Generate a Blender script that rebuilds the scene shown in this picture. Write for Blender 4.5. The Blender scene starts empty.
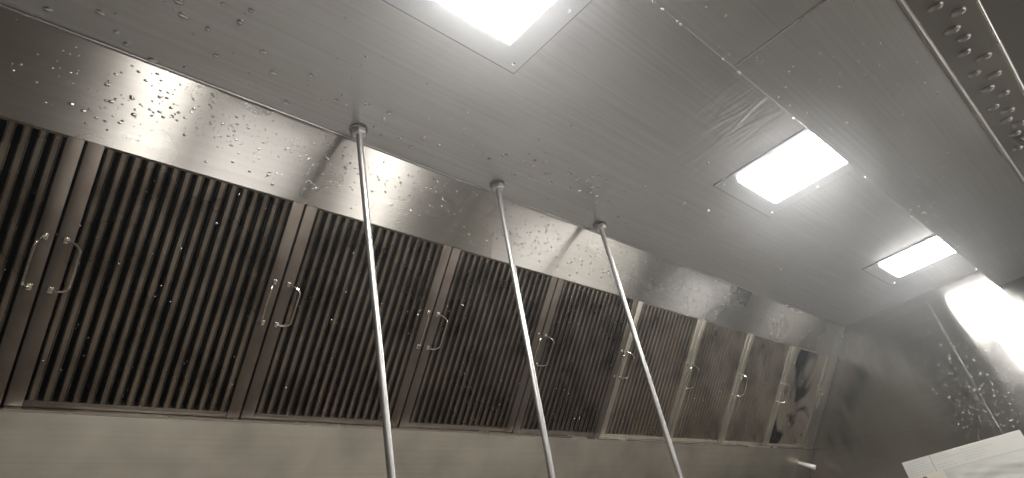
import bpy, bmesh, math, random
from mathutils import Vector, Matrix
random.seed(7)
S = bpy.context.scene
C = S.collection

# ------------------------------------------------------------------ camera
cam_d = bpy.data.cameras.new('camera'); cam = bpy.data.objects.new('camera', cam_d); C.objects.link(cam)
cam_d.sensor_width = 36.0; cam_d.lens = 640.76 / 1024 * 36; cam_d.clip_start = 0.01
RR = ((0.72018089, -0.66921265, -0.18301342), (0.23481801, 0.48333868, -0.84335297), (0.65283994, 0.56439184, 0.50523446))
right, down, fwd = Vector(RR[0]), Vector(RR[1]), Vector(RR[2])
M = Matrix.Identity(4)
for i in range(3):
    M[i][0] = right[i]; M[i][1] = -down[i]; M[i][2] = -fwd[i]
cam.matrix_world = M
S.camera = cam
# ------------------------------------------------------------------ view and world
S.view_settings.view_transform = 'Standard'; S.view_settings.look = 'None'
S.view_settings.gamma = 1.0; S.view_settings.use_curve_mapping = False
S.view_settings.exposure = 0.0
w = bpy.data.worlds.new('world'); S.world = w; w.use_nodes = True
w.node_tree.nodes['Background'].inputs[0].default_value = (0.9, 0.93, 1.0, 1)
w.node_tree.nodes['Background'].inputs[1].default_value = 0.05
LENS_POWER = 70.0

# ------------------------------------------------------------------ helpers
def tag(o, label=None, cat=None, group=None, kind=None):
    if label: o['label'] = label
    if cat: o['category'] = cat
    if group: o['group'] = group
    if kind: o['kind'] = kind
    return o

def empty(name, loc=(0, 0, 0)):
    o = bpy.data.objects.new(name, None); C.objects.link(o); o.location = loc
    o.empty_display_size = 0.05
    return o

def obj(name, bm, mat, parent=None, smooth=False):
    me = bpy.data.meshes.new(name)
    bmesh.ops.recalc_face_normals(bm, faces=bm.faces)
    bm.to_mesh(me); bm.free()
    if smooth:
        me.polygons.foreach_set('use_smooth', [True] * len(me.polygons))
        me.set_sharp_from_angle(angle=math.radians(40))
    me.materials.append(mat)
    o = bpy.data.objects.new(name, me); C.objects.link(o)
    if parent: o.parent = parent
    return o

def box(bm, a, b, bev=0.0):
    a, b = Vector(a), Vector(b)
    r = bmesh.ops.create_cube(bm, size=1.0)
    vs = r['verts']
    for v in vs:
        v.co = Vector(((a[i] + b[i]) / 2 + v.co[i] * (b[i] - a[i]) for i in range(3)))
    if bev > 0:
        es = list({e for v in vs for e in v.link_edges})
        bmesh.ops.bevel(bm, geom=es, offset=bev, segments=2, profile=0.5, affect='EDGES')

def prism(bm, prof, x0, x1):
    """closed profile of (y, z) swept along x"""
    a = [bm.verts.new((x0, p[0], p[1])) for p in prof]
    b = [bm.verts.new((x1, p[0], p[1])) for p in prof]
    n = len(prof)
    for i in range(n):
        bm.faces.new((a[i], a[(i + 1) % n], b[(i + 1) % n], b[i]))
    bm.faces.new(a); bm.faces.new(list(reversed(b)))

def sweep_y(bm, prof, y0, y1):
    """closed profile of (x, z) swept along local y"""
    a = [bm.verts.new((p[0], y0, p[1])) for p in prof]
    b = [bm.verts.new((p[0], y1, p[1])) for p in prof]
    n = len(prof)
    for i in range(n):
        bm.faces.new((a[i], a[(i + 1) % n], b[(i + 1) % n], b[i]))
    bm.faces.new(a); bm.faces.new(list(reversed(b)))

def tube(bm, pts, r, seg=8):
    pts = [Vector(p) for p in pts]
    rings = []
    up = None
    for i, p in enumerate(pts):
        t = (pts[min(i + 1, len(pts) - 1)] - pts[max(i - 1, 0)]).normalized()
        if up is None:
            up = t.orthogonal().normalized()
        n1 = (up - t * up.dot(t)).normalized(); n2 = t.cross(n1); up = n1
        rings.append([bm.verts.new(p + r * (math.cos(2 * math.pi * k / seg) * n1 + math.sin(2 * math.pi * k / seg) * n2)) for k in range(seg)])
    for i in range(len(rings) - 1):
        for k in range(seg):
            bm.faces.new((rings[i][k], rings[i][(k + 1) % seg], rings[i + 1][(k + 1) % seg], rings[i + 1][k]))
    bm.faces.new(rings[0]); bm.faces.new(list(reversed(rings[-1])))

def lathe(bm, prof, c, seg=24):
    """(r, z) profile turned about a vertical axis through c"""
    rings = []
    for r, z in prof:
        rings.append([bm.verts.new((c[0] + r * math.cos(2 * math.pi * k / seg), c[1] + r * math.sin(2 * math.pi * k / seg), c[2] + z)) for k in range(seg)])
    for i in range(len(rings) - 1):
        for k in range(seg):
            bm.faces.new((rings[i][k], rings[i][(k + 1) % seg], rings[i + 1][(k + 1) % seg], rings[i + 1][k]))
    bm.faces.new(rings[0]); bm.faces.new(list(reversed(rings[-1])))

# ------------------------------------------------------------------ materials
def new_mat(name):
    m = bpy.data.materials.new(name); m.use_nodes = True
    nt = m.node_tree
    return m, nt, nt.nodes['Principled BSDF']

def steel(name, col, rough, aniso=0.0, tangent=(1, 0, 0), brush=(1, 0, 0), bump=0.1, smudge=0.12, dirt_or_sheen=None, ripple=None, grain=0.0):
    """brushed stainless steel: 'brush' is the direction of the grain"""
    m, nt, b = new_mat(name)
    N, L = nt.nodes.new, nt.links.new
    b.inputs['Metallic'].default_value = 1.0
    b.inputs['Base Color'].default_value = (*col, 1)
    geo = N('ShaderNodeTexCoord')
    # smudges: uneven polish
    n1 = N('ShaderNodeTexNoise'); n1.inputs['Scale'].default_value = 5.0; n1.inputs['Detail'].default_value = 2
    L(geo.outputs['Object'], n1.inputs['Vector'])
    mr = N('ShaderNodeMapRange'); mr.inputs[1].default_value = 0.2; mr.inputs[2].default_value = 0.8; mr.interpolation_type = 'SMOOTHSTEP'
    mr.inputs[3].default_value = rough - smudge * 0.5; mr.inputs[4].default_value = rough + smudge
    L(n1.outputs[0], mr.inputs[0]); L(mr.outputs[0], b.inputs['Roughness'])
    if dirt_or_sheen:
        n3 = N('ShaderNodeTexNoise'); n3.inputs['Scale'].default_value = 9.0; n3.inputs['Detail'].default_value = 6
        L(geo.outputs['Object'], n3.inputs['Vector'])
        cr = N('ShaderNodeMapRange'); cr.inputs[1].default_value = 0.42; cr.inputs[2].default_value = 0.72
        L(n3.outputs[0], cr.inputs[0])
        mx = N('ShaderNodeMix'); mx.data_type = 'RGBA'
        mx.inputs[6].default_value = (*col, 1); mx.inputs[7].default_value = (*dirt_or_sheen, 1)
        L(cr.outputs[0], mx.inputs[0]); L(mx.outputs[2], b.inputs['Base Color'])
    if grain > 0:
        # visible brushing: long thin streaks of slightly different tone
        mg = N('ShaderNodeMapping')
        mg.inputs['Scale'].default_value = [2.0 if abs(brush[i]) > 0.5 else 140.0 for i in range(3)]
        L(geo.outputs['Object'], mg.inputs[0])
        ng = N('ShaderNodeTexNoise'); ng.inputs['Scale'].default_value = 1.0; ng.inputs['Detail'].default_value = 4
        L(mg.outputs[0], ng.inputs['Vector'])
        gr = N('ShaderNodeMapRange'); gr.inputs[1].default_value = 0.25; gr.inputs[2].default_value = 0.75
        gr.inputs[3].default_value = 1 - grain; gr.inputs[4].default_value = 1.0
        L(ng.outputs[0], gr.inputs[0])
        gm = N('ShaderNodeMix'); gm.data_type = 'RGBA'; gm.blend_type = 'MULTIPLY'; gm.inputs[0].default_value = 1.0
        if dirt_or_sheen: L(mx.outputs[2], gm.inputs[6])
        else: gm.inputs[6].default_value = (*col, 1)
        L(gr.outputs[0], gm.inputs[7]); L(gm.outputs[2], b.inputs['Base Color'])
    if aniso > 0:
        b.inputs['Anisotropic'].default_value = aniso
        t = N('ShaderNodeCombineXYZ')
        for i in range(3): t.inputs[i].default_value = tangent[i]
        L(t.outputs[0], b.inputs['Tangent'])
    if bump > 0:
        mp = N('ShaderNodeMapping')
        mp.inputs['Scale'].default_value = [3.0 if abs(brush[i]) > 0.5 else 260.0 for i in range(3)]
        L(geo.outputs['Object'], mp.inputs[0])
        n2 = N('ShaderNodeTexNoise'); n2.inputs['Scale'].default_value = 1.0; n2.inputs['Detail'].default_value = 3
        L(mp.outputs[0], n2.inputs['Vector'])
        bp = N('ShaderNodeBump'); bp.inputs['Strength'].default_value = bump; bp.inputs['Distance'].default_value = 0.001
        L(n2.outputs[0], bp.inputs['Height']); L(bp.outputs[0], b.inputs['Normal'])
        if ripple:
            # large soft oil-canning of thin sheet
            n4 = N('ShaderNodeTexNoise'); n4.inputs['Scale'].default_value = ripple[0]; n4.inputs['Detail'].default_value = 1
            L(geo.outputs['Object'], n4.inputs['Vector'])
            b2 = N('ShaderNodeBump'); b2.inputs['Strength'].default_value = 1.0; b2.inputs['Distance'].default_value = ripple[1]
            L(n4.outputs[0], b2.inputs['Height']); L(b2.outputs[0], bp.inputs['Normal'])
    return m

def plain(name, col, rough=0.5, metal=0.0, emit=None, power=0.0):
    m, nt, b = new_mat(name)
    b.inputs['Base Color'].default_value = (*col, 1); b.inputs['Roughness'].default_value = rough
    b.inputs['Metallic'].default_value = metal
    if emit:
        b.inputs['Emission Color'].default_value = (*emit, 1); b.inputs['Emission Strength'].default_value = power
    return m

A_END = (0, 0.962, 1.0); P1 = (1.059, 0.866); P2 = (1.379, 0.482); P3 = (1.461, 0.356)
pan_dir = Vector((0, 0.097, -0.134)).normalized()
low_dir = Vector((0, 0.082, -0.126)).normalized()
STEEL = (0.58, 0.568, 0.555)
m_ceil = steel('ceiling_steel', STEEL, 0.34, 0.75, (0, 1, 0), (1, 0, 0), 0.0, smudge=0.05, grain=0.18)
# dried and running water on the hood top: rippled streaks in a band across it
nt = m_ceil.node_tree; b = nt.nodes['Principled BSDF']; N, L = nt.nodes.new, nt.links.new
tc = N('ShaderNodeTexCoord'); sx = N('ShaderNodeSeparateXYZ'); L(tc.outputs['Object'], sx.inputs[0])
def gauss(sock, c, wd):
    a = N('ShaderNodeMath'); a.operation = 'SUBTRACT'; L(sock, a.inputs[0]); a.inputs[1].default_value = c
    d_ = N('ShaderNodeMath'); d_.operation = 'DIVIDE'; L(a.outputs[0], d_.inputs[0]); d_.inputs[1].default_value = wd
    p_ = N('ShaderNodeMath'); p_.operation = 'POWER'; L(d_.outputs[0], p_.inputs[0]); p_.inputs[1].default_value = 2
    m_ = N('ShaderNodeMath'); m_.operation = 'MULTIPLY'; L(p_.outputs[0], m_.inputs[0]); m_.inputs[1].default_value = -1
    e_ = N('ShaderNodeMath'); e_.operation = 'EXPONENT'; L(m_.outputs[0], e_.inputs[0]); return e_.outputs[0]
mk = N('ShaderNodeMath'); mk.operation = 'MULTIPLY'; L(gauss(sx.outputs[0], 1.42, 0.13), mk.inputs[0]); L(gauss(sx.outputs[1], 0.52, 0.26), mk.inputs[1])
mw = N('ShaderNodeMapping'); mw.inputs['Scale'].default_value = (1.0, 0.22, 1.0); L(tc.outputs['Object'], mw.inputs[0])
wv = N('ShaderNodeTexNoise'); wv.inputs['Scale'].default_value = 26; wv.inputs['Detail'].default_value = 1.5; wv.inputs['Distortion'].default_value = 1.2
L(mw.outputs[0], wv.inputs['Vector'])
h = N('ShaderNodeMath'); h.operation = 'MULTIPLY'; L(wv.outputs[0], h.inputs[0]); L(mk.outputs[0], h.inputs[1])
bp = N('ShaderNodeBump'); bp.inputs['Strength'].default_value = 1.0; bp.inputs['Distance'].default_value = 0.006
L(h.outputs[0], bp.inputs['Height']); L(bp.outputs[0], b.inputs['Normal'])
m_pan = steel('upper_panel_steel', (0.58, 0.56, 0.53), 0.27, 1.0, tuple(pan_dir), (1, 0, 0), 0.08, smudge=0.04, grain=0.12)
m_low = steel('lower_panel_steel', (0.58, 0.545, 0.475), 0.42, 0.6, tuple(low_dir), (1, 0, 0), 0.0, smudge=0.06, dirt_or_sheen=(0.46, 0.43, 0.38), grain=0.12)
m_end = steel('end_wall_steel', (0.50, 0.485, 0.46), 0.14, 1.0, (0, 0, 1), (0, 1, 0), 0.07, smudge=0.04, grain=0.15)
m_soff = steel('soffit_steel', (0.50, 0.49, 0.47), 0.40, 0.6, (0, 1, 0), (1, 0, 0), 0.0, smudge=0.06, grain=0.15)
m_lip = steel('lip_steel', (0.42, 0.40, 0.37), 0.35, 0, bump=0.05)
m_edge = steel('polished_edge_steel', (0.78, 0.76, 0.72), 0.22, 0, bump=0)
m_rod = steel('rod_steel', (0.56, 0.55, 0.53), 0.40, 0, bump=0)
m_nut = steel('nut_steel', (0.80, 0.79, 0.77), 0.28, 0, bump=0)
m_washer = steel('washer_steel', (0.22, 0.21, 0.20), 0.4, 0, bump=0)
m_filter = steel('greasy_filter_steel', (0.38, 0.335, 0.285), 0.27, 0, bump=0.0, smudge=0.15, dirt_or_sheen=(0.13, 0.11, 0.09))
m_bar = steel('filter_frame_steel', (0.22, 0.20, 0.175), 0.42, 0, bump=0.0, smudge=0.15, dirt_or_sheen=(0.15, 0.115, 0.095))  # rail dirt, its reddish cast painting in a warm brown reflection
m_filter_sheen = steel('sheen_filter_steel', (0.50, 0.455, 0.39), 0.30, 0, bump=0.0, smudge=0.15, dirt_or_sheen=(0.26, 0.23, 0.20))  # lighter copy for the far filters: reflected brightness put into the colour
m_bar_sheen = steel('sheen_frame_steel', (0.66, 0.63, 0.55), 0.36, 0, bump=0.0, smudge=0.1, dirt_or_sheen=(0.46, 0.43, 0.37))  # far rails lightened likewise, reflection painted into the steel tone
m_filter_blotch = steel('blotched_filter_steel', (0.50, 0.46, 0.40), 0.3, 0, bump=0.0, smudge=0.15, dirt_or_sheen=(0.035, 0.03, 0.027))  # last filter: large dark blotches mixed into the slat colour
for n_ in m_filter_blotch.node_tree.nodes:
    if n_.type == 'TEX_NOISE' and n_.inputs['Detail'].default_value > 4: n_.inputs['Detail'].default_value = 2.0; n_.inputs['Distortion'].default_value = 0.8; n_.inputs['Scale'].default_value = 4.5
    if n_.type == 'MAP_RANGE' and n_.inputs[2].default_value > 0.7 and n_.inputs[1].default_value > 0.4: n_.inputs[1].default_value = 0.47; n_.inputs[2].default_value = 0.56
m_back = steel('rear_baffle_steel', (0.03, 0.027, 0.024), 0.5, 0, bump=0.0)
m_wire = steel('handle_wire_steel', (0.80, 0.77, 0.70), 0.2, 0, bump=0)
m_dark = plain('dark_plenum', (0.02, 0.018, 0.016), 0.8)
m_frame = plain('lamp_frame_steel', (0.56, 0.56, 0.56), 0.38, metal=0.92)
m_lens = plain('lamp_lens', (0.9, 0.9, 0.9), 0.4, emit=(1.0, 0.985, 0.95), power=LENS_POWER)
m_floor = plain('pale_floor_tile', (0.23, 0.20, 0.165), 0.5)
m_wall = plain('kitchen_wall_paint', (0.44, 0.41, 0.36), 0.6)
m_white = plain('white_tiled_wall', (0.66, 0.65, 0.635), 0.35)
m_added_panel_dim = plain('added_side_panel_glow', (0.9, 0.9, 0.88), 0.5, emit=(1.0, 0.97, 0.9), power=2.0)
m_added_panel = plain('added_panel_glow', (0.9, 0.9, 0.88), 0.5, emit=(1.0, 0.97, 0.92), power=15.0)
m_kceil = plain('kitchen_ceiling_tile', (0.12, 0.11, 0.10), 0.8)
m_paper = plain('white_card', (0.52, 0.515, 0.485), 0.6)
m_ink_shade = plain('grey_print_and_shade', (0.42, 0.42, 0.40), 0.7)
m_inkdark = plain('dark_print', (0.12, 0.09, 0.07), 0.7)
m_cream = plain('cream_card', (0.56, 0.52, 0.43), 0.6)
m_sleeve = plain('crinkled_clear_plastic', (0.44, 0.44, 0.415), 0.25)
m_water = plain('wet_bead', (0.70, 0.70, 0.69), 0.07, metal=1.0)

def struct(name, bm, mat, label=None, smooth=False):
    o = obj(name, bm, mat, None, smooth); o['kind'] = 'structure'
    if label: o['label'] = label
    return o

# ------------------------------------------------------------------ the setting: hood shell
X0, XE = -2.4, 3.6           # hood from its near end (behind the camera's left) to the end wall
T = 0.004
SOF = 0.90                   # height of the front soffit above the camera
YD = 0.305 * SOF             # rear edge of the soffit
YL = -0.0225                 # front edge of the soffit
FL = -1.55                   # kitchen floor

def slab(bm, p, q, x0=X0, x1=XE, t=T, side=1):
    """sheet between two (y, z) points, thickened away from the room"""
    d = Vector((q[0] - p[0], q[1] - p[1])).normalized(); n = Vector((-d.y, d.x)) * t * side
    prism(bm, [p, q, (q[0] + n.x, q[1] + n.y), (p[0] + n.x, p[1] + n.y)], x0, x1)

bm = bmesh.new(); slab(bm, (YD - 0.0, 1.0), (0.962, 1.0), side=1)
struct('ceiling', bm, m_ceil, 'flat brushed steel top of the hood holding the lamps')
bm = bmesh.new(); slab(bm, (0.962, 1.0), (P1[0] + 0.004, P1[1] - 0.0055), side=1)
struct('wall_rear_upper', bm, m_pan, 'sloped steel panel between hood top and filters')
bm = bmesh.new()
slab(bm, (P2[0] - 0.006, P2[1] - 0.006), (1.56, 0.204), side=1)
struct('wall_rear_lower', bm, m_low, 'sloped steel panel below the filters')
bm = bmesh.new(); box(bm, (X0, 1.564, FL), (XE, 1.584, 0.21)); struct('wall_rear', bm, m_white)
bm = bmesh.new(); box(bm, (XE, -0.30, FL), (XE + 0.02, 1.60, 1.30)); struct('wall_right', bm, m_end, 'brushed steel end wall of the hood')
# plenum behind the filters
bm = bmesh.new()
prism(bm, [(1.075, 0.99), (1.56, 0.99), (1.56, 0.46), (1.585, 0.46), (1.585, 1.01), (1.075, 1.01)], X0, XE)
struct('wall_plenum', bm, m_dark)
# soffit with step-down face
bm = bmesh.new()
prism(bm, [(YD, SOF), (YD, 1.0), (YD - 0.004, 1.0), (YD - 0.004, SOF + 0.004), (YL, SOF + 0.004), (YL, SOF)], X0, XE)
struct('ceiling_front', bm, m_soff, 'lower steel soffit along the front of the hood')
# hem on the soffit's rear edge
bm = bmesh.new(); tube(bm, [(X0, YD, SOF + 0.001), (XE, YD, SOF + 0.001)], 0.0015, 8)
struct('trim_1', bm, m_soff, 'thin hem along the rear edge of the soffit', True)
# weld bead where the hood top meets the upper panel
bm = bmesh.new(); tube(bm, [(X0, 0.9595, 0.9970), (XE, 0.9595, 0.9970)], 0.0022, 8)
struct('trim_2', bm, m_soff, 'weld bead along the top of the sloped panel', True)
# cross seams of the soffit
for i, x in enumerate((1.13,)):
    bm = bmesh.new(); box(bm, (x - 0.0025, YL + 0.01, SOF - 0.0015), (x + 0.0025, YD - 0.006, SOF + 0.001), 0.0007)
    struct('trim_%d' % (3 + i), bm, m_edge if i == 0 else m_soff)
# seam of the end wall
bm = bmesh.new(); box(bm, (XE - 0.0008, 0.5595, -0.2), (XE + 0.001, 0.562, 0.955), 0.0)
struct('trim_5', bm, m_edge)
# dark sealed joint in the corner of end wall and rear panels
for i, (p, q) in enumerate((((1.058, 0.868), (1.379, 0.484)), ((1.372, 0.474), (1.55, 0.204)))):
    dd = Vector((0, q[0] - p[0], q[1] - p[1])).normalized(); oo = Vector((0, dd.z, -dd.y)) * 0.004
    bm = bmesh.new(); tube(bm, [Vector((XE - 0.002, p[0], p[1])) + oo * 0.6, Vector((XE - 0.002, q[0], q[1])) + oo * 0.6], 0.003, 6)
    struct('trim_%d' % (11 + i), bm, m_washer, 'dark joint in the corner beside the filters', True)
# front lip: rounded bead, sloped drip band with rolled outer edge
LZ = 0.885; LY = -0.148 * LZ
bm = bmesh.new(); tube(bm, [(X0, YL - 0.004, SOF - 0.002), (XE, YL - 0.004, SOF - 0.002)], 0.0065, 12)
struct('trim_6', bm, m_lip, 'rolled bead at the front of the soffit', True)
bm = bmesh.new()
slab(bm, (YL - 0.008, SOF - 0.002), (LY, LZ), t=0.004, side=-1)
d = Vector((0, LY - YL + 0.008, LZ - SOF + 0.002)).normalized()
nrm = Vector((0, d.z, -d.y)); nrm = nrm if nrm.z < 0 else -nrm
x = X0 + 0.05; row = 0
while x < XE - 0.05:
    uu = (0.034 if row else 0.058) + random.uniform(-0.008, 0.008)
    sc = random.uniform(0.8, 1.1)
    r = bmesh.ops.create_icosphere(bm, subdivisions=2, radius=1.0)
    for v in r['verts']:
        a = v.co.copy()
        v.co = Vector((x, YL - 0.008, SOF - 0.002)) + d * (uu + a.x * 0.0175 * sc) + Vector((1, 0, 0)) * (a.y * 0.013 * sc) + nrm * (a.z * 0.009)
    row = 1 - row
    x += random.uniform(0.048, 0.060)
struct('trim_7', bm, m_lip, 'dented drip band under the front lip', True)
bm = bmesh.new(); tube(bm, [(X0, LY, LZ), (XE, LY, LZ)], 0.0048, 10)
struct('trim_8', bm, m_edge, 'bright rolled outer edge of the front lip', True)
bm = bmesh.new(); box(bm, (X0, LY + 0.002, LZ), (XE, LY + 0.006, 1.30)); struct('wall_hood_front', bm, m_soff)
# filter rack: lower channel and its turned-up lip, blank closing strip at the end wall
n_out = Vector((0, -0.768, -0.640)); up_s = Vector((0, -0.640, 0.768))
def fpt(x, s, n=0.0):
    """point of the filter bank: s metres down from its top, n outwards"""
    p = Vector((x, P1[0], P1[1])) - up_s * s + n_out * n
    return p
bm = bmesh.new()
prof = [fpt(0, s, n) for s, n in ((0.4965, 0.0), (0.4965, 0.010), (0.500, 0.010), (0.502, 0.002), (0.506, 0.002), (0.510, -0.004), (0.510, -0.050), (0.507, -0.050), (0.507, 0.0))]
prism(bm, [(p.y, p.z) for p in prof], X0, XE)
struct('trim_9', bm, m_edge, 'bright lower channel the filters stand in')
bm = bmesh.new()
q = [fpt(0, s, n) for s, n in ((0.003, 0.0), (0.003, -0.003), (0.499, -0.003), (0.499, 0.0))]
prism(bm, [(p.y, p.z) for p in q], 3.492, XE)
struct('trim_10', bm, m_bar_sheen, 'blank steel strip between the last filter and the end wall')

# kitchen around the hood
bm = bmesh.new(); box(bm, (-3.0, -3.2, FL - 0.05), (4.2, 1.7, FL)); struct('floor', bm, m_floor)
bm = bmesh.new(); box(bm, (-3.0, -3.25, FL), (4.2, -3.2, 1.32)); struct('wall_front', bm, m_wall)
bm = bmesh.new(); box(bm, (-3.05, -3.25, FL), (-3.0, 1.7, 1.32)); struct('wall_left', bm, m_wall)
bm = bmesh.new(); box(bm, (4.2, -3.25, FL), (4.25, 1.7, 1.32)); struct('wall_right_far', bm, m_wall)
bm = bmesh.new(); box(bm, (-3.05, -3.25, 1.30), (4.25, LY + 0.002, 1.35)); struct('ceiling_kitchen', bm, m_kceil)

for i, (a, c) in enumerate(((0.84, 1.2), (2.85, 3.3))):  # unseen glowing panels, added to throw bright patches onto the sloped panel
    bm = bmesh.new(); box(bm, (a, -3.198, -0.9), (c, -3.19, 0.35)); o = struct('window_%d' % (i + 1), bm, m_added_panel, 'added light panel on the unseen kitchen front wall')
    bm = bmesh.new()
    for p, q in (((a - .05, -.95), (a, .40)), ((c, -.95), (c + .05, .40)), ((a, .35), (c, .40)), ((a, -.95), (c, -.90))):
        box(bm, (p[0], -3.20, p[1]), (q[0], -3.17, q[1]))
    obj('window_frame', bm, m_wall, o)

bm = bmesh.new(); box(bm, (4.19, -1.5, -0.9), (4.198, -0.55, 0.35)); o = struct('window_3', bm, m_added_panel_dim, 'added light panel on the unseen far side wall of the kitchen')  # another unseen glowing panel, added to brighten the sloped panel further right
bm = bmesh.new()
for p, q in (((-1.55, -.95), (-1.5, .40)), ((-.55, -.95), (-.5, .40)), ((-1.5, .35), (-.55, .40)), ((-1.5, -.95), (-.55, -.90))):
    box(bm, (4.17, p[0], p[1]), (4.20, q[0], q[1]))
obj('window_frame', bm, m_wall, o)

# ------------------------------------------------------------------ lamps in the hood top
def make_lamp(cx, label):
    r = empty('hood_lamp', (cx, 0, 1.0))
    tag(r, label, 'lamp', 'square lamps in a row along the hood top')
    x0, x1, y0, y1 = -0.181, 0.181, YD + 0.004, 0.603
    lx0, lx1, ly0, ly1 = -0.1215, 0.1215, 0.300, 0.5505
    bm = bmesh.new()
    for a, b in (((x0, y0), (x1, ly0)), ((x0, ly1), (x1, y1)), ((x0, ly0), (lx0, ly1)), ((lx1, ly0), (x1, ly1))):
        box(bm, (a[0], a[1], -0.0035), (b[0], b[1], -0.0002), 0.0)
    bmesh.ops.remove_doubles(bm, verts=bm.verts, dist=0.0001)
    obj('frame', bm, m_frame, r)
    bm = bmesh.new()
    for a, b in (((x0 - 0.003, y1), (x1 + 0.003, y1 + 0.003)), ((x0 - 0.003, y0), (x0, y1)), ((x1, y0), (x1 + 0.003, y1))):
        box(bm, (a[0], a[1], -0.0025), (b[0], b[1], -0.0002), 0.0)
    obj('gasket', bm, m_washer, r)
    # prismatic lens standing 9 mm proud of its frame
    k_ = 0.991
    bm = bmesh.new(); box(bm, ((cx + lx0) * k_ - cx, ly0 * k_ + 0.002, -0.0090), ((cx + lx1) * k_ - cx, ly1 * k_, -0.0020), 0.0015)
    obj('lens', bm, m_lens, r)
    for sx, sy in ((x0 + 0.02, y1 - 0.02), (x1 - 0.02, y1 - 0.02), (x0 + 0.02, 0.42), (x1 - 0.02, 0.42)):
        bm = bmesh.new(); lathe(bm, [(0.0045, 0), (0.0042, -0.0015), (0.002, -0.0028)], (sx, sy, -0.0035), 12)
        obj('screw', bm, m_nut, r, True)
    return r
make_lamp(0.638, 'large bright square lamp cut off by the top of the picture, nearest of the three')
make_lamp(1.8395, 'bright square lamp in the middle of the row, touching the soffit edge')
make_lamp(3.074, 'smallest bright lamp in the row, nearest the steel end wall')

# ------------------------------------------------------------------ hanging rods
def make_rod(cx, bx, label):
    y = 0.925
    r = empty('hanging_rod', (cx, y, 1.0))
    tag(r, label, 'rod', 'steel rods hanging from the hood top')
    bm = bmesh.new()
    lathe(bm, [(0.008, -0.0002), (0.0205, -0.0002), (0.0205, -0.0035), (0.0185, -0.0042), (0.008, -0.0042)], (0, 0, 0), 32)
    obj('washer', bm, m_washer, r, True)
    bm = bmesh.new()
    lathe(bm, [(0.0145, -0.0045), (0.0170, -0.006), (0.0170, -0.0160), (0.0150, -0.018), (0.0068, -0.018)], (0, 0, 0), 6)
    obj('nut', bm, m_nut, r)
    # fine-threaded bar, slightly out of plumb as in the photograph
    bm = bmesh.new()
    L_, seg, R_ = 1.15, 20, 0.0071
    pitch = 0.0022; n = int(L_ / pitch) * 2
    rings = []
    for i in range(n + 1):
        z = -0.004 - i * pitch / 2; rr = R_ if i % 2 == 0 else R_ - 0.00003
        t = (-z) / 1.0
        ox = (bx - cx) * min(t / 0.77, 1.5) if abs(bx - cx) > 0 else 0
        rings.append([bm.verts.new((ox + rr * math.cos(2 * math.pi * k / seg), rr * math.sin(2 * math.pi * k / seg), z)) for k in range(seg)])
    for i in range(n):
        for k in range(seg):
            bm.faces.new((rings[i][k], rings[i][(k + 1) % seg], rings[i + 1][(k + 1) % seg], rings[i + 1][k]))
    bm.faces.new(rings[0]); bm.faces.new(list(reversed(rings[-1])))
    o = obj('rod', bm, m_rod, r)
    o.data.polygons.foreach_set('use_smooth', [True] * len(o.data.polygons))
make_rod(0.634, 0.643, 'leftmost and thickest-looking of the three steel rods hanging from the hood top')
make_rod(1.058, 1.034, 'middle one of the three steel rods hanging from the hood top')
make_rod(1.494, 1.512, 'rightmost of the three steel rods hanging from the hood top')

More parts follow.
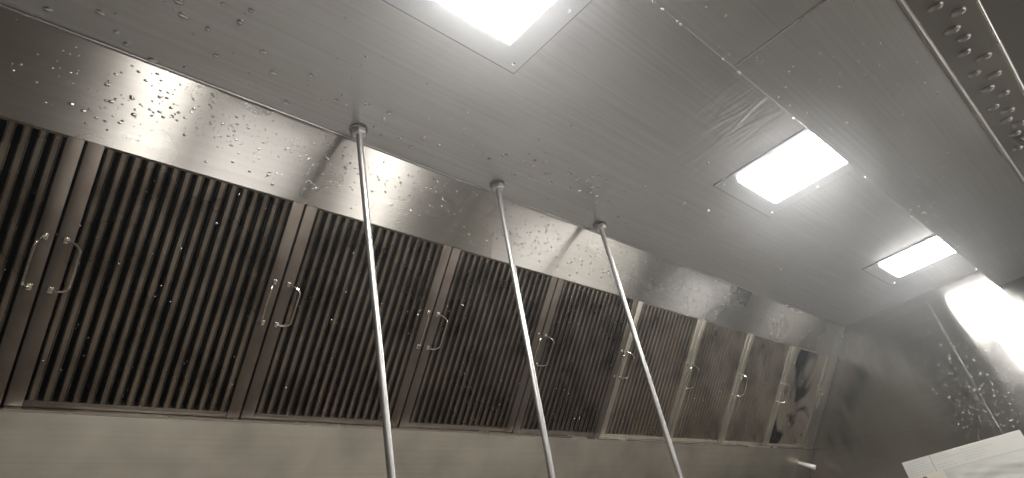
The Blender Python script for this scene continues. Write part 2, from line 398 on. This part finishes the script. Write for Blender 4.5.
# ------------------------------------------------------------------ baffle filters
FW, FH = 0.409, 0.497
def make_filter(m_bar, m_filter):
    r = empty('baffle_filter')
    hw = FW / 2
    for s in (-1, 1):       # side rails with rolled edges
        bm = bmesh.new()
        a, c = sorted((s * hw, s * (hw - 0.027)))
        box(bm, (a, 0, -0.042), (c, FH, 0.0), 0.0022)
        obj('side_rail', bm, m_bar, r, True)
    bm = bmesh.new(); box(bm, (-hw + 0.027, FH - 0.012, -0.042), (hw - 0.027, FH, -0.001), 0.0015)
    obj('top_rail', bm, m_bar, r, True)
    bm = bmesh.new(); box(bm, (-hw + 0.027, 0, -0.042), (hw - 0.027, 0.013, -0.001), 0.0015)
    obj('bottom_rail', bm, m_bar, r, True)
    n = 16; inner = FW - 0.054; p = inner / n
    bmf = bmesh.new(); bmr = bmesh.new()
    w_ = p * 0.60 / 2
    for i in range(n):
        cx = -inner / 2 + p * (i + 0.5)
        # front channel: open-backed U with rounded shoulders and a shallow hollow face
        arc = [(-w_, -0.016), (-w_, -0.0030), (-w_ + 0.0006, -0.0012), (-w_ + 0.0016, -0.0004), (-w_ + 0.0024, -0.0012), (-w_ + 0.0032, -0.0034),
               (w_ - 0.0032, -0.0034), (w_ - 0.0024, -0.0012), (w_ - 0.0016, -0.0004), (w_ - 0.0006, -0.0012), (w_, -0.0030), (w_, -0.016)]
        inn = [(x * 0.86, min(z, -0.0040) - 0.0009 if abs(z) < 0.01 else z) for x, z in reversed(arc)]
        sweep_y(bmf, [(cx + x, z) for x, z in arc + inn], 0.012, FH - 0.011)
    for i in range(n + 1):
        cx = -inner / 2 + p * i; ww = w_ * (1.0 if 0 < i < n else 0.5)
        sweep_y(bmr, [(cx - ww, -0.022), (cx - ww, -0.036), (cx + ww, -0.036), (cx + ww, -0.022), (cx + ww - 0.001, -0.022), (cx + ww - 0.001, -0.0345), (cx - ww + 0.001, -0.0345), (cx - ww + 0.001, -0.022)], 0.012, FH - 0.011)
    obj('front_baffles', bmf, m_filter, r, True)
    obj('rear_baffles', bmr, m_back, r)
    for s in (-1, 1):
        hx = s * (hw - 0.0135); y0, y1 = 0.216, 0.308; h = 0.031; rr = 0.026
        pts = [(hx, y0, 0.0)]
        for k in range(9):
            a = math.pi / 2 * k / 8
            pts.append((hx, y0 + rr * 0.55 * (1 - math.cos(a)), 0.004 + (h - 0.004) * math.sin(a)))
        for k in range(9):
            a = math.pi / 2 * (1 - k / 8)
            pts.append((hx, y1 - rr * 0.55 * (1 - math.cos(a)), 0.004 + (h - 0.004) * math.sin(a)))
        pts.append((hx, y1, 0.0))
        lean = -s * (0.85 if s < 0 else 0.45); c_, s_ = math.cos(lean), math.sin(lean)
        pts = [(hx + pz * s_, py, pz * c_) for px, py, pz in pts]
        bm = bmesh.new(); tube(bm, pts, 0.0021, 8)
        hd = obj('handle', bm, m_wire, r, True)
        for yy in (y0, y1):
            bm = bmesh.new(); box(bm, (hx - 0.0045, yy - 0.006, -0.0002), (hx + 0.0045, yy + 0.006, 0.0028), 0.001)
            obj('foot', bm, m_wire, hd, True)
    return r

def copy_tree(o, parent=None):
    c = o.copy(); C.objects.link(c); c.parent = parent
    for ch in o.children:
        copy_tree(ch, c)
    return c

Rf = Matrix(((1, 0, 0), (0, up_s.y, n_out.y), (0, up_s.z, n_out.z))).to_4x4()
edges = [-0.252, 0.158, 0.5775, 0.992, 1.405, 1.819, 2.242, 2.641, 3.060, 3.490]
labels = ['greasy baffle filter cut off by the left edge of the picture',
          'greasy baffle filter, first whole one from the left edge',
          'baffle filter crossed by the leftmost hanging rod',
          'baffle filter crossed by the middle hanging rod at its right side',
          'baffle filter between the middle and the rightmost hanging rod',
          'baffle filter crossed by the rightmost hanging rod',
          'baffle filter just right of the rightmost rod, third from the end wall',
          'narrow-looking baffle filter, second from the end wall',
          'last baffle filter, dark in patches, beside the blank strip at the end wall']
protos = {}
for i in range(len(edges) - 1):
    kind = 'greasy' if i < 5 else ('blotched' if i == 8 else 'sheen')
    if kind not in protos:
        f = protos[kind] = make_filter(*{'greasy': (m_bar, m_filter), 'sheen': (m_bar_sheen, m_filter_sheen), 'blotched': (m_bar_sheen, m_filter_blotch)}[kind])
    else:
        f = copy_tree(protos[kind])
    cx = (edges[i] + edges[i + 1]) / 2
    p = fpt(cx, 0.4965, -0.0008)
    mt = Matrix.Translation(p) @ Rf
    f.matrix_world = mt @ Matrix.Diagonal(((edges[i + 1] - edges[i] - 0.004) / FW, 1, 1, 1))
    tag(f, labels[i], 'filter', 'baffle filters in the row under the sloped panel')

clip_labels = ['thin bright strip below the filter cut off by the left edge',
               'thin bright strip below the first whole filter from the left',
               'thin bright strip below the filter crossed by the leftmost rod',
               'thin bright strip below the filter just left of the middle rod\'s foot',
               'thin bright strip below the filter between middle and rightmost rod',
               'thin bright strip crossed by the rightmost rod at the channel',
               'thin bright strip below the third filter from the end wall',
               'thin bright strip below the second filter from the end wall',
               'thin bright strip below the last, dark-patched filter']
# latch strips along the lower channel, one per filter
for i in range(len(edges) - 1):
    bm = bmesh.new()
    a, c = edges[i] + 0.03, edges[i + 1] - 0.12
    prof = [fpt(0, s, n) for s, n in ((0.503, 0.004), (0.503, 0.009), (0.5085, 0.007), (0.5085, 0.0025))]
    prism(bm, [(p.y, p.z) for p in prof], max(a, X0), c)
    o = obj('channel_clip', bm, m_edge)
    tag(o, clip_labels[i], 'clip', 'strips along the lower filter channel')

# ------------------------------------------------------------------ pipe stub on the lower panel
base = Vector((3.435, 1.416, 0.424)); nlow = Vector((0, -0.838, -0.545))
r = empty('pipe_stub', base); tag(r, 'short bright pipe stub sticking out below the last filter', 'pipe')
e = Vector((0.9, 0, 0)) * 0.0
tipv = nlow * 0.085 + Vector((0.02, 0, 0))
bm = bmesh.new(); tube(bm, [nlow * 0.002, tipv * 0.97], 0.0095, 16); obj('tube', bm, m_edge, r, True)
bm = bmesh.new(); tube(bm, [tipv * 0.55, tipv], 0.0115, 16); obj('end_cap', bm, m_nut, r, True)

# ------------------------------------------------------------------ notice on the end wall
r = empty('notice_board', (XE - 0.001, 0.75, -0.12)); tag(r, 'white printed notice with plastic sleeve on the end wall, bottom right corner', 'notice')
def nb(bm, y0, y1, z0, z1, x0, x1, bev=0.0):
    box(bm, (-x1, y0 - 0.75, z0 + 0.12), (-x0, y1 - 0.75, z1 + 0.12), bev)
bm = bmesh.new(); nb(bm, 0.495, 1.0, -0.12, 0.304, 0.0, 0.006, 0.001); obj('card', bm, m_paper, r)
bm = bmesh.new()
for k, (a, c, z) in enumerate([(0.985, 0.895, 0.290), (0.985, 0.91, 0.279), (0.985, 0.885, 0.268), (0.985, 0.90, 0.257), (0.985, 0.89, 0.246), (0.985, 0.90, 0.235), (0.865, 0.80, 0.288), (0.865, 0.76, 0.277), (0.865, 0.79, 0.254), (0.865, 0.78, 0.243),
                           (0.745, 0.64, 0.290), (0.745, 0.62, 0.279), (0.745, 0.66, 0.268), (0.745, 0.65, 0.257), (0.745, 0.68, 0.246)]):
    y = a
    while y > c:
        wl = random.uniform(0.006, 0.016); nb(bm, y - wl, y, z - 0.0022, z + 0.0022, 0.006, 0.0064); y -= wl + 0.004
obj('printed_lines', bm, m_ink_shade, r)
bm = bmesh.new(); nb(bm, 0.8735, 0.8755, 0.232, 0.304, 0.006, 0.0066)
obj('rule_line', bm, m_inkdark, r)
bm = bmesh.new(); nb(bm, 0.497, 0.848, 0.2265, 0.2315, 0.006, 0.0072); obj('sleeve_shadow', bm, m_ink_shade, r)  # grey strip painting the shadow line at the sleeve's top
bm = bmesh.new(); nb(bm, 0.855, 0.985, 0.10, 0.228, 0.006, 0.0068); obj('cream_label', bm, m_cream, r)
bm = bmesh.new(); lathe(bm, [(0.011, 0), (0.0105, 0.002), (0.005, 0.003)], (0, 0, 0), 16)
bmesh.ops.rotate(bm, verts=bm.verts, cent=(0, 0, 0), matrix=Matrix.Rotation(-math.pi / 2, 3, 'Y'))
bmesh.ops.translate(bm, verts=bm.verts, vec=(-0.0068, 0.934 - 0.75, 0.213 + 0.12)); obj('pin', bm, m_inkdark, r, True)
# crinkled sleeve
bm = bmesh.new(); nu, nv = 40, 36; grid = []
for a in range(nu + 1):
    row = []
    for c in range(nv + 1):
        y = 0.500 + (0.845 - 0.500) * a / nu; z = -0.115 + (0.228 + 0.115) * c / nv
        ed = min(a, nu - a, c, nv - c) / 5.0; ed = min(ed, 1)
        h = 0.007 + ed * (0.006 + 0.0022 * math.sin(z * 75 + y * 22 + 2.5 * math.sin(y * 17)) + 0.0013 * math.sin(z * 160 - y * 50 + 1.7 * math.sin(z * 40)))
        row.append(bm.verts.new((-h, y - 0.75, z + 0.12)))
    grid.append(row)
for a in range(nu):
    for c in range(nv):
        bm.faces.new((grid[a][c], grid[a + 1][c], grid[a + 1][c + 1], grid[a][c + 1]))
bd = [e for e in bm.edges if e.is_boundary]
ex = bmesh.ops.extrude_edge_only(bm, edges=bd)
for v in ex['geom']:
    if isinstance(v, bmesh.types.BMVert): v.co.x = -0.0066
obj('plastic_sleeve', bm, m_sleeve, r, True)

# ------------------------------------------------------------------ thin haze volume, added for the soft glow about the lamps
m_glow_haze = bpy.data.materials.new('glow_haze'); m_glow_haze.use_nodes = True; nt = m_glow_haze.node_tree
nt.nodes.remove(nt.nodes['Principled BSDF']); v = nt.nodes.new('ShaderNodeVolumeScatter')
v.inputs['Color'].default_value = (0.93, 0.96, 1, 1); v.inputs['Density'].default_value = 0.038; v.inputs['Anisotropy'].default_value = 0.82
nt.links.new(v.outputs[0], nt.nodes['Material Output'].inputs['Volume'])
bm = bmesh.new(); box(bm, (-1.2, -0.11, 0.12), (XE - 0.002, 1.0, 0.88))
tag(obj('glow_haze', bm, m_glow_haze), 'added thin haze giving the soft glow around the lamps', 'glow_haze', kind='stuff')

# ------------------------------------------------------------------ water
def drops(name, items, label, smooth=True):
    """items: (point, outward normal, radius, flatness, stretch vector or None)"""
    vs, fs = [], []
    seg = 8
    for p, n, rad, fl, st in items:
        n = n.normalized(); t1 = (st if st is not None else n.orthogonal()).normalized(); t1 = (t1 - n * t1.dot(n)).normalized(); t2 = n.cross(t1)
        k1 = 1.0 if st is None else 1.5
        b0 = len(vs); p = p + n * 0.0003
        for ring, (rr, hh) in enumerate(((1.0, 0.0), (0.9, 0.45), (0.55, 0.85))):
            for k in range(seg):
                a = 2 * math.pi * k / seg
                vs.append(p + t1 * (rad * rr * k1 * math.cos(a)) + t2 * (rad * rr * math.sin(a)) + n * (rad * fl * hh))
        vs.append(p + n * (rad * fl))
        for q_ in range(2):
            for k in range(seg):
                fs.append((b0 + q_ * seg + k, b0 + q_ * seg + (k + 1) % seg, b0 + (q_ + 1) * seg + (k + 1) % seg, b0 + (q_ + 1) * seg + k))
        for k in range(seg):
            fs.append((b0 + 2 * seg + k, b0 + 2 * seg + (k + 1) % seg, b0 + 3 * seg))
        fs.append(tuple(b0 + seg - 1 - k for k in range(seg)))
    me = bpy.data.meshes.new(name); me.from_pydata([tuple(v) for v in vs], [], fs); me.update()
    me.polygons.foreach_set('use_smooth', [True] * len(me.polygons))
    me.materials.append(m_water)
    o = bpy.data.objects.new(name, me); C.objects.link(o)
    tag(o, label, 'water', kind='stuff')
    return o

DN = Vector((0, 0, -1))
# larger condensation drops under the hood top (x, y) in metres
CEIL = [(0.05, 0.931), (0.116, 0.894), (0.149, 0.923), (0.17, 0.94), (0.218, 0.954), (0.209, 0.803), (0.229, 0.827), (0.223, 0.827), (0.209, 0.804), (0.27, 0.768), (0.27, 0.832), (0.308, 0.788), (0.313, 0.754), (0.304, 0.884), (0.371, 0.83), (0.409, 0.869), (0.472, 0.836), (0.548, 0.872), (0.468, 0.931), (0.663, 0.846), (0.665, 0.868), (0.688, 0.919), (0.731, 0.907), (0.773, 0.916), (0.78, 0.875), (0.827, 0.878), (0.848, 0.916), (0.995, 0.825), (0.968, 0.855), (0.995, 0.821), (1.055, 0.82), (1.078, 0.8), (1.111, 0.791), (1.088, 0.816), (1.071, 0.874), (1.121, 0.862), (1.154, 0.82), (1.189, 0.846), (1.207, 0.791), (1.225, 0.813), (1.244, 0.797), (1.257, 0.839), (1.292, 0.834), (1.278, 0.792), (1.279, 0.767), (1.29, 0.756), (1.314, 0.802), (1.333, 0.821), (1.333, 0.795), (1.364, 0.825), (1.327, 0.76), (1.422, 0.826), (1.514, 0.866), (1.463, 0.721), (1.535, 0.551), (1.773, 0.693), (1.655, 0.71)]
it = []
for x, y in CEIL:
    it.append((Vector((x, y, 1.0)), DN, random.uniform(0.0048, 0.0068), 0.5, Vector((1, random.uniform(-.3, .3), 0)) if random.random() < 0.5 else None))
for k in range(260):
    cx, cy, s = random.choice(((0.2, 0.85, 0.25), (0.75, 0.85, 0.3), (1.3, 0.8, 0.25), (1.7, 0.88, 0.3), (2.1, 0.78, 0.2), (2.4, 0.85, 0.5)))
    x, y = random.gauss(cx, s), random.gauss(cy, 0.09)
    if 0.62 < y < 0.95 and x < 3.5: it.append((Vector((x, y, 1.0)), DN, random.uniform(0.0012, 0.003), 0.5, None))
drops('condensation_drops', it, 'clear condensation drops hanging under the flat hood top')
# panel drops
pn = Vector((0, -0.134, -0.097)).normalized()
it = []
pd_len = math.hypot(0.097, 0.134)
clus = [(random.uniform(-0.1, 3.5), random.uniform(0.15, 0.85), random.uniform(0.03, 0.11), random.randint(10, 34)) for _ in range(90)]
clus += [(0.45, 0.35, 0.09, 90), (0.60, 0.6, 0.08, 40), (0.80, 0.35, 0.07, 40), (1.2, 0.4, 0.08, 60), (1.5, 0.45, 0.12, 80), (1.9, 0.4, 0.2, 70), (2.3, 0.4, 0.25, 60)]
for cx, cv, s, n in clus:
    for _ in range(n):
        x = random.gauss(cx, s); v = random.gauss(cv, 0.2)
        if -0.3 < x < 3.58 and 0.05 < v < 0.95:
            rr = random.choice((0.0010, 0.0013, 0.0016, 0.0020, 0.0026))
            it.append((Vector((x, 0.962, 1.0)) + pan_dir * (v * pd_len), pn, rr, 0.6, Vector((1, 0, 0)) if rr > 0.0018 else None))
for x, v in ((0.162, 0.40), (0.175, 0.56), (0.205, 0.45), (0.215, 0.62), (0.12, 0.72), (0.14, 0.75)):
    it.append((Vector((x, 0.962, 1.0)) + pan_dir * (v * pd_len), pn, 0.0036, 0.45, Vector((1, 0, 0))))
drops('water_droplets', it, 'small clear droplets sprinkled over the sloped steel panel')
# filter drops
it = []
for _ in range(520):
    x = random.uniform(-0.2, 3.4); s = random.uniform(0.02, 0.48)
    it.append((fpt(x, s, -0.003), n_out, random.uniform(0.0010, 0.0022), 0.8, None))
for x, s in ((0.41, 0.095), (0.36, 0.16), (1.08, 0.15), (0.66, 0.42), (0.05, 0.1), (1.15, 0.11), (0.95, 0.2), (0.72, 0.25)):
    it.append((fpt(x, s, -0.003), n_out, 0.0034, 0.8, None))
drops('filter_droplets', it, 'small bright droplets clinging to the filter baffles')
# end wall drops
it = []
for _ in range(380):
    y = random.gauss(0.58, 0.10); z = random.uniform(0.15, 0.9) if random.random() < .3 else random.gauss(0.42, 0.15)
    if 0.32 < y < 1.0 and z < 0.95 and z > 0.31: it.append((Vector((XE, y, z)), Vector((-1, 0, 0)), random.choice((0.0012, 0.0018, 0.0024, 0.0032)), 0.6, None))
drops('end_wall_droplets', it, 'fine water droplets speckling the steel end wall')
# drops along the soffit hem
it = []
for x in (0.838, 0.865, 0.915, 0.926, 1.085, 1.15, 1.153, 1.42, 2.33, 3.20, 3.34, 3.48, 0.4, 1.9, 2.7):
    it.append((Vector((x, YD, SOF - 0.001)), DN, random.uniform(0.0028, 0.0045), 1.0, None))
for _ in range(160):
    x = random.uniform(0.9, 3.5); y = random.uniform(0.0, YD - 0.01)
    it.append((Vector((x, y, SOF)), DN, random.uniform(0.001, 0.003), 0.5, None))
drops('soffit_drops', it, 'drops hanging from the hem and underside of the front soffit')
